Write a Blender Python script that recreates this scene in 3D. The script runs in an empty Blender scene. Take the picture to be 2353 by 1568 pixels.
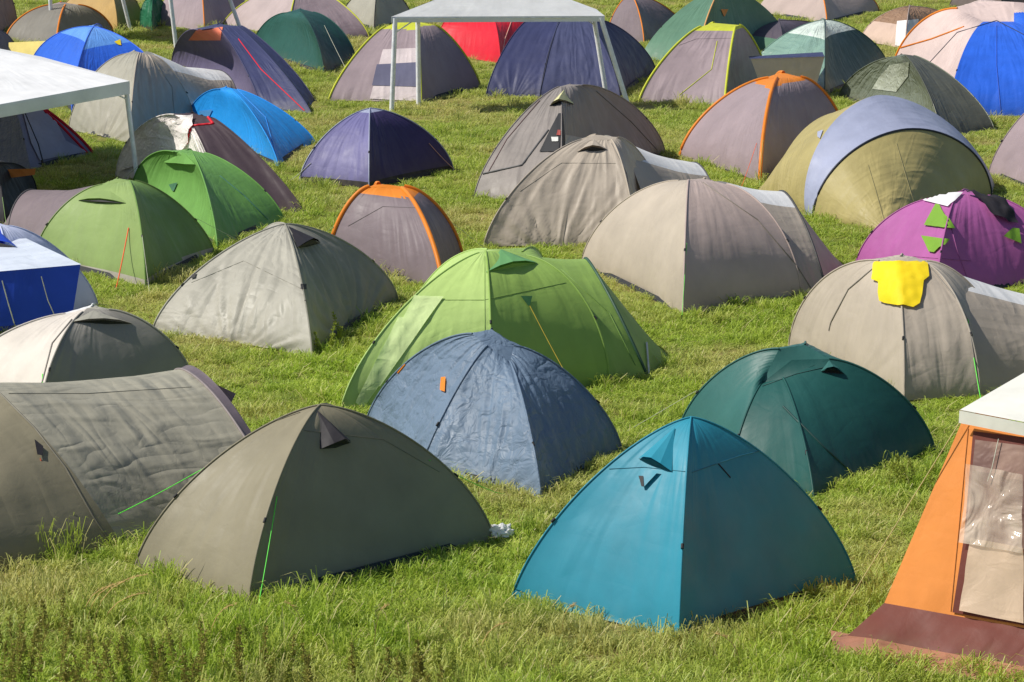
import bpy, math, random, numpy as np, bmesh
from mathutils import Vector, Matrix, noise as mn
from mathutils.bvhtree import BVHTree
random.seed(7); rng=np.random.default_rng(7)
sc=bpy.context.scene
# ---------------------------------------------------------------- camera
FPX=6500.0; H=6.8; PW,PH=2353.0,1568.0
pitch=math.atan((784+490)/FPX)
CAM=Vector((0,0,H))
fw=Vector((0,math.cos(pitch),-math.sin(pitch))); up=Vector((0,math.sin(pitch),math.cos(pitch))); rt=Vector((1,0,0))
cd=bpy.data.cameras.new('camera'); cam=bpy.data.objects.new('camera',cd); sc.collection.objects.link(cam)
cd.sensor_width=36; cd.lens=36*FPX/PW; cd.clip_start=0.5; cd.clip_end=3000
cam.location=CAM; cam.rotation_euler=(math.pi/2-pitch,0,0); sc.camera=cam
def ray(x,y): return fw+rt*((x-PW/2)/FPX)+up*(-(y-PH/2)/FPX)
def G(x,y,z=0.0):
    d=ray(x,y); return CAM+d*((z-H)/d.z)
def P(x,y,Y):
    d=ray(x,y); return CAM+d*(Y/d.y)
def D(y): return G(PW/2,y).y
# ---------------------------------------------------------------- world + sun
S=Vector((-1.0,0.03,0)).normalized(); EL=math.radians(50)
S=Vector((S.x*math.cos(EL),S.y*math.cos(EL),math.sin(EL)))
w=bpy.data.worlds.new("World"); sc.world=w; w.use_nodes=True
nt=w.node_tree; bg=nt.nodes['Background']; sky=nt.nodes.new('ShaderNodeTexSky'); sky.sky_type='NISHITA'
sky.sun_disc=False; sky.sun_elevation=EL; sky.sun_rotation=math.atan2(S.x,S.y)
nt.links.new(sky.outputs[0],bg.inputs[0]); bg.inputs[1].default_value=0.09
sl=bpy.data.lights.new('sun','SUN'); sl.energy=5.0; sl.angle=math.radians(0.5); sl.color=(1,0.95,0.86)
so=bpy.data.objects.new('sun',sl); sc.collection.objects.link(so); so.location=(-30,30,50); so.rotation_euler=S.to_track_quat('Z','Y').to_euler()
sc.view_settings.view_transform='Standard'; sc.view_settings.look='None'; sc.view_settings.exposure=0
# ---------------------------------------------------------------- materials
def lin(c): return tuple(((v/255)/12.92 if v/255<0.04045 else ((v/255+0.055)/1.055)**2.4) for v in c)+(1,)
class NT:
    def __init__(s,name):
        s.m=bpy.data.materials.new(name); s.m.use_nodes=True; s.t=s.m.node_tree; s.t.nodes.clear()
        s.out=s.n('ShaderNodeOutputMaterial')
    def n(s,k,**kw):
        a=s.t.nodes.new(k)
        for q,v in kw.items(): setattr(a,q,v)
        return a
    def l(s,a,b): s.t.links.new(a,b)
    def val(s,sock,v):
        if hasattr(v,'links') or hasattr(v,'is_linked'): s.l(v,sock)
        else: sock.default_value=v
    def math(s,op,a,b=0.0,c=None,clamp=False):
        m=s.n('ShaderNodeMath',operation=op); m.use_clamp=clamp; s.val(m.inputs[0],a); s.val(m.inputs[1],b)
        if c is not None: s.val(m.inputs[2],c)
        return m.outputs[0]
    def mapr(s,v,a,b,c=0.0,d=1.0):
        m=s.n('ShaderNodeMapRange'); s.val(m.inputs[0],v)
        for i,q in enumerate((a,b,c,d)): m.inputs[i+1].default_value=q
        return m.outputs[0]
    def noise(s,co,scale,detail=2.0,rough=.5,dist=0.0):
        m=s.n('ShaderNodeTexNoise'); s.l(co,m.inputs['Vector']); m.inputs['Scale'].default_value=scale
        m.inputs['Detail'].default_value=detail; m.inputs['Roughness'].default_value=rough; m.inputs['Distortion'].default_value=dist
        return m.outputs[0]
    def mp(s,co,sc_,rot=(0,0,0)):
        m=s.n('ShaderNodeMapping'); s.l(co,m.inputs[0]); m.inputs['Scale'].default_value=sc_; m.inputs['Rotation'].default_value=rot
        return m.outputs[0]
    def mix(s,f,a,b):
        m=s.n('ShaderNodeMix',data_type='RGBA'); s.val(m.inputs[0],f); s.val(m.inputs[6],a); s.val(m.inputs[7],b); return m.outputs[2]
_c={}
def fab(col,wr=1.0,rough=.55,trans=.14,spec=.25,crin=0.3,dirt=1.0):
    k=(col,wr,rough,trans,spec,crin,dirt)
    if k in _c: return _c[k]
    q=NT('tent_fabric'); c=tuple(min(.85,v*1.2) for v in lin(col)[:3])+(1,)
    uv=q.n('ShaderNodeTexCoord').outputs['UV']; ob=q.n('ShaderNodeNewGeometry').outputs['Position']
    mask=q.mapr(q.noise(ob,0.8,2),.40,.62)
    n1=q.noise(q.mp(uv,(4.5,.5,1)),1,1,.5,.3)
    r1=q.math('ABSOLUTE',q.math('SUBTRACT',q.noise(q.mp(uv,(2.6,.7,1),(0,0,.5)),1.2,1,.5,.5),.5))
    r2=q.math('ABSOLUTE',q.math('SUBTRACT',q.noise(q.mp(uv,(1.0,2.6,1),(0,0,-.35)),1.3,1,.5,.6),.5))
    n3=q.math('ABSOLUTE',q.math('SUBTRACT',q.noise(ob,6,3,.5,.6),.5))
    h=q.math('MULTIPLY',n1,q.math('MULTIPLY_ADD',mask,.8,.2))
    h=q.math('ADD',h,q.math('MULTIPLY',r1,q.math('MULTIPLY',mask,1.0)))
    h=q.math('ADD',h,q.math('MULTIPLY',r2,.3 if wr<1.3 else .75))
    h=q.math('ADD',h,q.math('MULTIPLY',n3,.55*crin))
    b=q.n('ShaderNodeBump'); b.inputs['Strength'].default_value=min(1,.7*wr); b.inputs['Distance'].default_value=.045*max(1,wr); q.l(h,b.inputs['Height'])
    var=q.mapr(q.noise(ob,1.7,5,.6),.3,.7,.9,1.1)
    hz=q.n('ShaderNodeSeparateXYZ'); q.l(ob,hz.inputs[0])
    dz=q.math('MULTIPLY',q.mapr(hz.outputs[2],0.0,.22,1,0),q.mapr(q.noise(ob,6,4),.4,.75,0,.4*dirt))
    hs=q.n('ShaderNodeHueSaturation'); hs.inputs['Color'].default_value=c; q.l(var,hs.inputs['Value'])
    colr=q.mix(dz,hs.outputs[0],lin((120,112,85)))
    p=q.n('ShaderNodeBsdfPrincipled'); q.l(colr,p.inputs['Base Color']); q.l(b.outputs[0],p.inputs['Normal'])
    q.l(q.mapr(q.noise(ob,4,3),.3,.7,rough-.05,rough+.1),p.inputs['Roughness']); p.inputs['Specular IOR Level'].default_value=spec
    tr=q.n('ShaderNodeBsdfTranslucent'); q.l(colr,tr.inputs[0]); q.l(b.outputs[0],tr.inputs['Normal'])
    mx=q.n('ShaderNodeMixShader'); mx.inputs[0].default_value=trans; q.l(p.outputs[0],mx.inputs[1]); q.l(tr.outputs[0],mx.inputs[2]); q.l(mx.outputs[0],q.out.inputs[0])
    _c[k]=q.m; return q.m
def plain(col,rough=.5,metal=0.0):
    k=('p',col,rough,metal)
    if k in _c: return _c[k]
    q=NT('plain_material'); p=q.n('ShaderNodeBsdfPrincipled'); c=lin(col)
    ob=q.n('ShaderNodeNewGeometry').outputs['Position']
    hs=q.n('ShaderNodeHueSaturation'); hs.inputs['Color'].default_value=c; q.l(q.mapr(q.noise(ob,9,3),.3,.7,.85,1.1),hs.inputs['Value'])
    q.l(hs.outputs[0],p.inputs['Base Color']); p.inputs['Roughness'].default_value=rough; p.inputs['Metallic'].default_value=metal
    q.l(p.outputs[0],q.out.inputs[0]); _c[k]=q.m; return q.m
# ---------------------------------------------------------------- mesh helpers
def mkmesh(name,vs,fs,mats,mi=None,uvs=None,smooth=True):
    me=bpy.data.meshes.new(name); me.from_pydata([tuple(v) for v in vs],[],fs)
    for m in mats: me.materials.append(m)
    if mi is not None: me.polygons.foreach_set('material_index',mi)
    if uvs is not None:
        ul=me.uv_layers.new(name='UVMap'); li=[l.vertex_index for l in me.loops]
        ul.data.foreach_set('uv',[c for i in li for c in uvs[i]])
    me.polygons.foreach_set('use_smooth',[smooth]*len(me.polygons)); me.update()
    ob=bpy.data.objects.new(name,me); sc.collection.objects.link(ob); return ob
def tubegeo(pts,r,sides=6):
    pts=[Vector(p) for p in pts]; vs=[];fs=[]
    for i,p in enumerate(pts):
        t=(pts[min(i+1,len(pts)-1)]-pts[max(i-1,0)])
        if t.length<1e-6: t=Vector((0,0,1))
        t.normalize(); a=t.orthogonal() if abs(t.z)>.95 else t.cross(Vector((0,0,1))); a.normalize(); b=t.cross(a)
        for k in range(sides):
            th=2*math.pi*k/sides; vs.append(p+a*math.cos(th)*r+b*math.sin(th)*r)
        if i:
            for k in range(sides):
                k2=(k+1)%sides; fs.append(((i-1)*sides+k,(i-1)*sides+k2,i*sides+k2,i*sides+k))
    return vs,fs
foot=[]   # footprints for grass
class Tent:
    def __init__(s,name,pos):
        s.c=G(*pos); s.e=bpy.data.objects.new(name,None); s.e.empty_display_size=.3; s.e.location=s.c; sc.collection.objects.link(s.e)
        s.V=[];s.F=[];s._b=None; s.seed=random.random()*100
    def own(s,ob):
        ob.parent=s.e; ob.matrix_parent_inverse=Matrix.Translation(-s.c); return ob
    def body(s,name,vs,fs,mats,mi,uvs,cast=True):
        ob=s.own(mkmesh(name,vs,fs,mats,mi,uvs))
        if cast:
            o=len(s.V); s.V+=[Vector(v) for v in vs]; s.F+=[tuple(i+o for i in f) for f in fs]; s._b=None
        return ob
    def cast(s,x,y,off=0.0):
        if s._b is None: s._b=BVHTree.FromPolygons(s.V,s.F)
        d=ray(x,y).normalized(); loc,nr,i,dist=s._b.ray_cast(CAM,d)
        if loc is None: return None
        if nr.dot(d)>0: nr=-nr
        return loc+nr*off, nr
    def tube(s,pts,r,mat,name='seam'):
        vs,fs=tubegeo(pts,r); return s.own(mkmesh(name,vs,fs,[mat]))
    def dome(s,cor,apex,mats,a=1.5,sag=.035,tops=None,k=.25,pole=None,pr=.012,cap=None,skirt=None,aa=None,wr=.008,basein=.05,polei=None,dy=0.0,fold=0.0,lines=.35):
        B=[G(*p) for p in cor]; n=len(B); C=sum(B,Vector())/n; sag=sag*1.5+.01
        if tops: T=[P(q[0],q[1],C.y+dy+k*(B[i].y-C.y)) for i,q in enumerate(tops)]
        else:
            A=P(apex[0],apex[1],C.y+dy); T=[A.copy() for _ in range(n)]
        foot.append([(C+(b-C)*.99) for b in B])
        if not isinstance(mats,list): mats=[mats]*n
        ml=[];
        def mid_(m):
            if m not in ml: ml.append(m)
            return ml.index(m)
        nu,nv=(64 if fold else 24),(44 if fold else 32); vs=[];fs=[];mi=[];uvs=[]
        def pc(i,f):
            e=2/((aa[i] if aa else a)); c=math.cos(f)**e if f<math.pi/2-1e-6 else 0; z=math.sin(f)**e
            p=T[i]+(B[i]-T[i])*c; p.z=T[i].z*z; return p
        U0=0
        for i in range(n):
            j=(i+1)%n; L=(B[j]-B[i]).length; o=len(vs); arc=0; last=None
            nrm=(B[j]-B[i]).cross(Vector((0,0,1))).normalized()
            if nrm.dot((B[i]+B[j])/2-C)<0: nrm=-nrm
            for b in range(nv+1):
                f=b/nv*math.pi/2; p0=pc(i,f); p1=pc(j,f); cc=(p0+p1)/2
                if last is not None: arc+=(cc-last).length
                last=cc; wd=(p1-p0).length
                for u_ in range(nu+1):
                    u=u_/nu; p=p0.lerp(p1,u); q=4*u*(1-u)
                    v=b/nv
                    p-=nrm*(q*(sag*wd*math.sin(math.pi*min(1,v*1.0))+basein*L*.5*(1-v)**3))
                    if v==0: p.z+=.015*q
                    ed=min(1,q*3)*min(1,wd*2)
                    no=mn.noise(Vector((u*L*3.2+s.seed,arc*.8,i*7.3)))+.5*mn.noise(Vector((u*L*7+s.seed,arc*1.6,i*3.1)))
                    if fold:
                        # creases fanning out of the pegged middle of the hem and out of the apex
                        ang=math.atan2((u-.5)*L,arc+.22); fa=max(0,1-arc/1.5)**.7
                        no+=fold*fa*(mn.noise(Vector((ang*8+s.seed,arc*.5,i*5.7)))+.6*mn.noise(Vector((ang*17+s.seed,arc,i*9.1))))
                        no+=fold*.4*v*(1-v)*4*mn.noise(Vector((u*9+s.seed,arc*.3,i*2.7)))
                    p+=(nrm*.8+Vector((0,0,.5)))*(wr*no*ed)
                    p.z=max(p.z,.0)
                    vs.append(p); uvs.append((U0+u*L,arc))
            m0=mid_(mats[i]); mc=mid_(cap[0]) if cap else 0; ms=mid_(skirt[0]) if skirt else 0
            for b in range(nv):
                for u_ in range(nu):
                    q=o+b*(nu+1)+u_; fs.append((q,q+1,q+nu+2,q+nu+1))
                    z=(vs[q].z)/max(T[i].z,.1)
                    mi.append(mc if (cap and z>cap[1]) else ms if (skirt and z<skirt[1]) else m0)
            U0+=L+.37
        if tops:
            ct=sum(T,Vector())/n+Vector((0,0,.03)); o=len(vs); vs.append(ct); uvs.append((0,0))
            for i in range(n): vs.append(T[i]); uvs.append((T[i].x-ct.x,T[i].y-ct.y))
            for i in range(n): fs.append((o,o+1+i,o+1+(i+1)%n)); mi.append(mid_(cap[0]) if cap else mid_(mats[i]))
        s.body('flysheet',vs,fs,ml,mi,uvs)
        idx=polei if polei is not None else range(n)
        for i in idx:
            pm=pole or mats[i]
            s.tube([pc(i,b/26*math.pi/2)+Vector((0,0,.004)) for b in range(27)],pr,pm,'pole_sleeve')
        for i in range(n):
            o=(B[i]-C).normalized()
            s.tube([B[i]+o*.02+Vector((0,0,.03)),B[i]+o*.12+Vector((0,0,.015))],.008,plain((60,60,60)),'peg_loop')
            q_=pc(i,.62)+o*.012; s.tube([q_,q_+o*.035+Vector((0,0,-.03))],.013,dk,'toggle')
            if random.random()<lines and C.y<62:
                e_=B[i]+o*random.uniform(.45,.8); e_.z=.02
                s.tube([q_+o*.03,e_],.0028,random.choice([wline,gl2]),'guy_line')
        gs=[C+(b-C)*.955 for b in B]; vv=[];ff=[]
        for i,g_ in enumerate(gs): vv+=[Vector((g_.x,g_.y,0.002)),Vector((g_.x,g_.y,0))+Vector((C.x-g_.x,C.y-g_.y,0))*.03+Vector((0,0,.07))]
        for i in range(n): j=(i+1)%n; ff.append((2*i,2*j,2*j+1,2*i+1))
        s.own(mkmesh('groundsheet',vv,ff,[plain((40,42,46),.7)],smooth=False))
        return s
    def loft(s,secs,mats,a=1.9,hoop=None,hr=.014,hi=None,sag=.03,wr=.008,aa=None,topm=None):
        nu,nv=44,14; S_=[]
        for q in secs:
            A=G(q[0],q[1]); Bq=G(q[2],q[3]); M=(A+Bq)/2
            T=P(q[4],q[5],M.y+(q[6] if len(q)>6 else 0)) if len(q)>4 else None; S_.append((A,Bq,M,T))
        foot.append([q[0] for q in S_]+[q[1] for q in reversed(S_)])
        def pt(k,f):
            A,Bq,M,T=S_[k]; av=aa[k] if aa else a; e=2/av; c=math.cos(f); sn=max(0,math.sin(f)); ce=abs(c)**e; se=sn**e if T is not None else 0
            base=(A-M)*ce if c>=0 else (Bq-M)*ce
            p=M+base
            if T is not None: p=p+(T-M)*se
            return p
        if not isinstance(mats,list): mats=[mats]*(len(S_)-1)
        ml=[];vs=[];fs=[];mi=[];uvs=[];V0=0
        if topm: ml.append(topm[0])  # white upper faces: the sunlit top is put into the colour
        for k in range(len(S_)-1):
            m=mats[k]
            if m not in ml: ml.append(m)
            o=len(vs); Lm=((S_[k][3] or S_[k][2])-(S_[k+1][3] or S_[k+1][2])).length; W=(S_[k][0]-S_[k][1]).length+.5
            C=(S_[k][2]+S_[k+1][2])/2
            for v_ in range(nv+1):
                v=v_/nv
                for u_ in range(nu+1):
                    f=u_/nu*math.pi; p=pt(k,f).lerp(pt(k+1,f),v)
                    d=p-C; d.z=max(d.z,.0)
                    if d.length>0: d.normalize()
                    e=4*v*(1-v)
                    p-=d*(sag*Lm*e*math.sin(f)*1.0)
                    no=mn.noise(Vector((u_/nu*W*3+s.seed,v*Lm*1.2,k*3.3)))+.6*mn.noise(Vector((u_/nu*W*6+s.seed,v*Lm*3,k*5.3)))
                    p+=d*(wr*no*min(1,e*3)); p.z=max(p.z,0)
                    vs.append(p); uvs.append((V0+v*Lm,u_/nu*W*1.4))
            for v_ in range(nv):
                for u_ in range(nu):
                    q=o+v_*(nu+1)+u_; fs.append((q,q+1,q+nu+2,q+nu+1)); mi.append(0 if (topm and u_/nu>topm[1] and k in topm[2]) else ml.index(m))
            V0+=Lm+.3
        s.body('flysheet',vs,fs,ml,mi,uvs)
        for k,q in enumerate(S_):
            if q[3] is None or (hi is not None and k not in hi): continue
            s.tube([pt(k,f/40*math.pi)+Vector((0,0,.005)) for f in range(41)],hr,hoop or mats[min(k,len(mats)-1)],'pole_sleeve')
        return s
    def line(s,pts,mat,r=.008,off=.003,name='seam',n=14):
        L=[]
        for i in range(len(pts)-1):
            for k in range(n+1 if i==len(pts)-2 else n):
                t=k/n; c=s.cast(pts[i][0]+(pts[i+1][0]-pts[i][0])*t,pts[i][1]+(pts[i+1][1]-pts[i][1])*t,off)
                if c: L.append(c[0])
        if len(L)>2: s.tube(L,r,mat,name)
        return s
    def patch(s,rows,mat,off=.014,name='panel',free=False,nc=12,sub=5,wr=.0):
        pr=[]
        for i in range(len(rows)-1):
            for k in range(sub+1 if i==len(rows)-2 else sub):
                t=k/sub; (a,b),(c,d)=rows[i],rows[i+1]
                pr.append(((a[0]+(c[0]-a[0])*t,a[1]+(c[1]-a[1])*t),(b[0]+(d[0]-b[0])*t,b[1]+(d[1]-b[1])*t)))
        vs=[];idx={};uvs=[]
        for i,(a,b) in enumerate(pr):
            for j in range(nc+1):
                t=j/nc; c=s.cast(a[0]+(b[0]-a[0])*t,a[1]+(b[1]-a[1])*t,off)
                if c:
                    idx[(i,j)]=len(vs); p=c[0]+c[1]*wr*(mn.noise(c[0]*9)+.5); vs.append(p); uvs.append((p.x,p.z))
        fs=[(idx[(i,j)],idx[(i,j+1)],idx[(i+1,j+1)],idx[(i+1,j)]) for i in range(len(pr)-1) for j in range(nc) if all(q in idx for q in ((i,j),(i,j+1),(i+1,j+1),(i+1,j)))]
        if not fs: return None
        ob=mkmesh(name,vs,fs,[mat],None,uvs)
        if not free: s.own(ob)
        return ob
    def hood(s,t,l,r,mat,dark,lift=.12):
        q=[s.cast(*t,.012),s.cast(*l,.012),s.cast(*r,.012),s.cast((l[0]+r[0])/2,(l[1]+r[1])/2,.012)]
        if any(x is None for x in q): return s
        T_,L_,R_,M_=[x[0] for x in q]; n=q[3][1]; O=M_+n*lift+Vector((0,0,.02))
        vs=[T_,L_,O,R_,L_.lerp(O,.5)+n*.02,O.lerp(R_,.5)+n*.02]; 
        s.own(mkmesh('vent_hood',vs,[(0,1,4),(0,4,2),(0,2,5),(0,5,3)],[mat],None,[(v.x,v.z) for v in vs],smooth=False))
        o2=[L_-n*.002,O-n*.03,R_-n*.002,M_+Vector((0,0,-.02))]
        s.own(mkmesh('vent_mesh',o2,[(0,1,2),(0,2,3)],[dark],None,None,smooth=False)); return s  # dark face painted in for the shade inside the vent
    def guy(s,p,g,mat,r=.005):
        c=None
        for dx in (0,6,-6,12,-12,20,-20,30,-30,45,-45):
            c=s.cast(p[0]+dx,p[1],.012)
            if c: break
        if not c: return s
        e=G(*g); a=c[0]; L=[a.lerp(e,t/8)-Vector((0,0,.02*math.sin(math.pi*t/8))) for t in range(9)]; L[-1].z=.02
        s.tube(L,r,mat,'guy_line'); s.tube([e+Vector((0,0,.1)),e-Vector((0,0,.03))],.008,plain((150,150,150),.3,1),'peg'); return s
    def quad(s,p,mat,name='panel',n=12,bulge=.0,wr=.008,cast=True):
        a,b,c,d=[Vector(v) for v in p]; vs=[];fs=[];uvs=[]; nr=(b-a).cross(d-a).normalized(); Lx=(b-a).length;Ly=(d-a).length
        for i in range(n+1):
            for j in range(n+1):
                u=j/n;v=i/n; q=a.lerp(b,u).lerp(d.lerp(c,u),v); e=min(1,16*u*(1-u)*v*(1-v)*2)
                q+=nr*(bulge*16*u*(1-u)*v*(1-v)+wr*e*mn.noise(Vector((u*Lx*4,v*Ly*2,s.seed))))
                vs.append(q); uvs.append((u*Lx,v*Ly))
        for i in range(n):
            for j in range(n): q=i*(n+1)+j; fs.append((q,q+1,q+n+2,q+n+1))
        return s.body(name,vs,fs,[mat],None,uvs,cast)
# ---------------------------------------------------------------- colours
dk=plain((22,22,26),.7); blk=fab((38,36,40),1,.6,.03); gline=plain((90,235,60),.5); oline=plain((235,95,40),.5); wline=plain((200,200,180),.5); gl2=plain((150,190,110),.5)
olive=fab((132,125,104),.8,.5); teal=fab((42,130,152),.5,.5,.12,.3,.2,.4); dgreen=fab((33,78,74),.8,.45); dgreen2=fab((52,98,93),.8,.42)
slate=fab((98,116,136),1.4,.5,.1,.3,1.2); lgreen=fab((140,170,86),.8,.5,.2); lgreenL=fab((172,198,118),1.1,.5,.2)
gry=fab((154,151,138),1.0,.5); gryW=fab((160,157,145),1.3,.48); beige=fab((174,163,148),.8,.5); beiged=fab((166,155,141),1.2,.5)
pinkb=fab((172,155,148),.7,.5); white=fab((225,223,220),.8,.5,.2); mauve=fab((146,131,135),1.1,.5); mauved=fab((118,106,110),1.1,.5)
orange=fab((255,130,42),.6,.45,.2); green1=fab((106,154,78),.9,.5,.18); green2=fab((132,154,92),.9,.5,.18)
navy=fab((56,60,94),1.1,.5); lav=fab((106,103,146),1.1,.5); purp=fab((60,52,90),1.1,.5); black_=fab((62,50,56),1,.6,.04)
azure=fab((38,142,228),.8,.45,.18); blue=fab((45,98,208),1.0,.45,.15); silver=fab((225,212,208),1.7,.42,.12,.4,1.3)
khaki=fab((160,148,98),1.1,.5); lavg=fab((152,158,182),.6,.5); camo=fab((98,104,88),1.6,.36,.05,.5,1.2); purple=fab((166,92,150),.8,.5,.2)
ygreen=fab((195,200,62),.5,.5,.2); red=fab((205,28,45),.9,.45,.15); yellow=fab((248,192,25),1,.6,.1); coral=fab((240,120,90),1,.5,.2)
dblue=fab((30,62,165),.8,.45); lvw=fab((188,194,222),1,.45)
def seam(c): return plain(c,.6)
# ================================================================ TENTS
# olive foreground
t=Tent('dome_tent',(720,1290)); t.dome([(310,1312),(572,1393),(1135,1245),(873,1165)],(735,932),olive,a=1.5,sag=.03,pr=.010,lines=0)
t.hood((728,945),(734,1033),(805,1018),blk,dk,.14); t.line([(508,1012),(690,948)],seam((122,116,98)),.003); t.line([(700,990),(880,1010),(1010,1085)],seam((118,112,95)),.003)
t.guy((470,1078),(172,1228),gline,.004); t.guy((634,1142),(590,1412),gline,.004); t.guy((985,1058),(1160,1140),gline,.004)
t.patch([((455,1068),(475,1060)),((452,1080),(470,1074))],dk,.02,'toggle')
# teal
t=Tent('dome_tent',(1572,1365)); t.dome([(1175,1385),(1560,1472),(1968,1345),(1590,1262)],(1588,960),teal,a=1.42,sag=.035,pr=.009,lines=0)
t.line([(1400,1078),(1480,1074),(1582,1085)],seam((36,116,136)),.003); t.line([(1590,1086),(1700,1048),(1745,1037)],seam((36,112,132)),.003)
t.hood((1552,985),(1468,1055),(1545,1085),teal,seam((18,80,95)),.08); t.patch([((1476,1080),(1518,1086)),((1480,1122),(1484,1122))],teal,.03,'flap')
t.line([(1650,1066),(1678,1098)],dk,.006); t.patch([((1472,1098),(1482,1098)),((1478,1122),(1484,1122))],dk,.035,'toggle')
# dark green
t=Tent('dome_tent',(1850,1060)); t.dome([(1556,1010),(1680,1085),(1870,1147),(2148,1042),(1850,930)],None,[dgreen2,dgreen,dgreen,dgreen2,dgreen2],a=1.5,aa=[1.6,1.4,1.4,1.6,1.6],tops=[(1790,802),(1752,880),(1800,870),(1905,825),(1850,793)],k=.08,sag=.02)  # shade on the two front panels is put into their darker green
t.line([(1752,888),(1830,860),(1915,840)],seam((36,78,74)),.006); t.line([(1800,935),(1900,1035),(2000,1125)],seam((28,66,63)),.012); t.hood((1905,830),(1885,856),(1940,860),dgreen2,dk,.06)
# slate
t=Tent('dome_tent',(1140,1040)); t.dome([(838,990),(965,1085),(1243,1144),(1428,1035),(1120,985)],None,[slate]*5,a=1.45,aa=[1.5,1.2,1.35,1.45,1.5],tops=[(1085,768),(1120,795),(1172,832),(1180,795),(1130,757)],k=.12,sag=.02,wr=.018,fold=1.3,lines=0)
t.patch([((1016,868),(1027,868)),((1014,898),(1025,902))],orange,.02,'toggle'); t.line([(915,858),(932,838)],orange,.010)
# big light green
t=Tent('dome_tent',(1130,850)); t.dome([(784,945),(1130,925),(1400,885),(1270,740),(930,780)],(1140,574),[lgreenL,lgreen,lgreen,lgreen,lgreenL],a=1.6,aa=[1.5,2.2,1.9,1.9,1.6],tops=[(1100,582),(1116,578),(1210,588),(1200,580),(1120,574)],k=.1,sag=.01,lines=0)  # left panels in a brighter green: sunlight put into the colour
t.loft([(1370,888,1230,790,1200,586),(1487,864,1400,765,1350,598),(1546,826,1480,770)],[lgreen,lgreen],a=2.2,hoop=seam((45,80,60)),hi=[1],hr=.02,aa=[2,1.9,2])
t.hood((1150,575),(1117,628),(1235,606),fab((95,145,90),.8,.5,.15),lgreen,.06)
t.line([(905,690),(1113,690),(1300,650)],seam((135,164,84)),.003); t.patch([((940,682),(1020,685)),((815,925),(835,940))],fab((194,212,150),1.5,.45,.2),.012,'door_panel',wr=.02)
t.patch([((1195,682),(1222,682)),((1212,704),(1216,704))],seam((60,110,60)),.015); t.guy((1216,704),(1338,925),plain((200,170,50)),.004)
t.line([(1114,590),(1114,700),(1114,880)],seam((135,164,84)),.004)
t.line([(1290,620),(1400,720),(1460,840)],seam((120,152,76)),.006); t.line([(1483,790),(1488,862)],seam((210,210,205)),.012,.02)
# grey wrinkled
t=Tent('dome_tent',(640,740)); t.dome([(350,764),(718,822),(914,688),(560,640)],(655,516),[gryW,fab((128,126,115),1,.5),gry,gryW],a=1.5,sag=.015,wr=.02,fold=3.0,lines=0)  # front-right panel in a darker grey, its shade painted into the colour
t.hood((662,522),(682,570),(735,560),blk,dk,.1); t.line([(440,650),(560,600),(695,665)],seam((150,147,135)),.003); t.patch([((440,632),(452,628)),((440,642),(450,640))],dk,.02,'toggle'); t.patch([((692,655),(702,655)),((692,667),(702,667))],dk,.02,'toggle')
# orange trimmed small
t=Tent('dome_tent',(910,620)); t.dome([(752,610),(1018,668),(1062,598),(850,545)],None,mauved,a=1.6,tops=[(848,430),(925,434),(930,430),(870,424)],k=.05,pole=orange,pr=.035,cap=(orange,.92),sag=.01); 
t.line([(800,520),(880,475),(960,478)],seam((112,102,105)),.004)
# beige large w/ vestibule
t=Tent('dome_tent',(1620,640)); t.dome([(1335,612),(1570,728),(1840,682),(1600,570)],(1600,412),[beige,pinkb,pinkb,beige],a=1.6,aa=[1.6,1.9,1.8,1.6],tops=[(1560,416),(1582,414),(1670,424),(1620,412)],k=.1,sag=.0,lines=0)
t.loft([(1825,685,1610,580,1670,420),(1898,668,1790,570,1805,444),(1952,618,1900,590)],[beiged,beige],a=1.9,hoop=seam((60,60,60)),hi=[1],hr=.018,topm=(white,.36,(0,)))
t.line([(1615,420),(1740,505),(1830,610),(1868,670)],seam((128,120,110)),.008); t.guy((1577,560),(1566,742),gline,.003)
# beige mid
t=Tent('dome_tent',(1370,530)); t.dome([(1112,568),(1462,572),(1530,505),(1270,490)],(1372,312),[beiged,beige,beige,beiged],a=1.5,tops=[(1335,322),(1405,322),(1420,316),(1370,310)],k=.05,sag=.015,wr=.02,fold=2.4,lines=0)
t.loft([(1500,545,1370,480,1400,312),(1650,500,1560,450,1602,376),(1670,480,1620,460)],[beiged,beige],a=1.9,hoop=seam((70,70,75)),hi=[1],topm=(white,.3,(0,)))
t.hood((1365,322),(1325,350),(1395,345),beiged,dk,.08); t.line([(1405,330),(1440,400),(1448,460)],seam((135,128,118)),.007)
t.line([(1195,440),(1290,375),(1415,376)],seam((156,148,134)),.003)
# grey open
grc=fab((134,127,122),1.1,.5)
t=Tent('dome_tent',(1300,410)); t.dome([(1090,452),(1290,480),(1528,350),(1310,330)],(1300,196),grc,a=1.45,sag=.03,tops=[(1285,200),(1290,200),(1340,196),(1310,195)],k=.05,fold=1.8,wr=.015,lines=0)
t.patch([((1284,262),(1292,262)),((1262,305),(1296,308)),((1240,350),(1296,350))],dk,.015,'door_opening'); t.hood((1296,208),(1262,245),(1318,240),fab((205,202,150),.5),dk,.1)  # dark sheet on the panel stands for the shade inside the doorway
t.line([(1240,232),(1165,320),(1120,400)],seam((110,85,82)),.01); t.line([(1260,300),(1200,380),(1110,400)],seam((85,84,84)),.02); t.line([(1370,210),(1450,280),(1510,345)],seam((95,90,88)),.008)
t.patch([((1296,310),(1400,330)),((1296,350),(1400,345))],fab((160,157,155),1.5),.02,'rolled_door'); t.patch([((1282,302),(1290,302)),((1280,314),(1290,314))],plain((150,60,50)),.03,'gear'); t.patch([((1268,318),(1284,318)),((1270,328),(1284,328))],plain((200,200,195)),.03,'gear')
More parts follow.
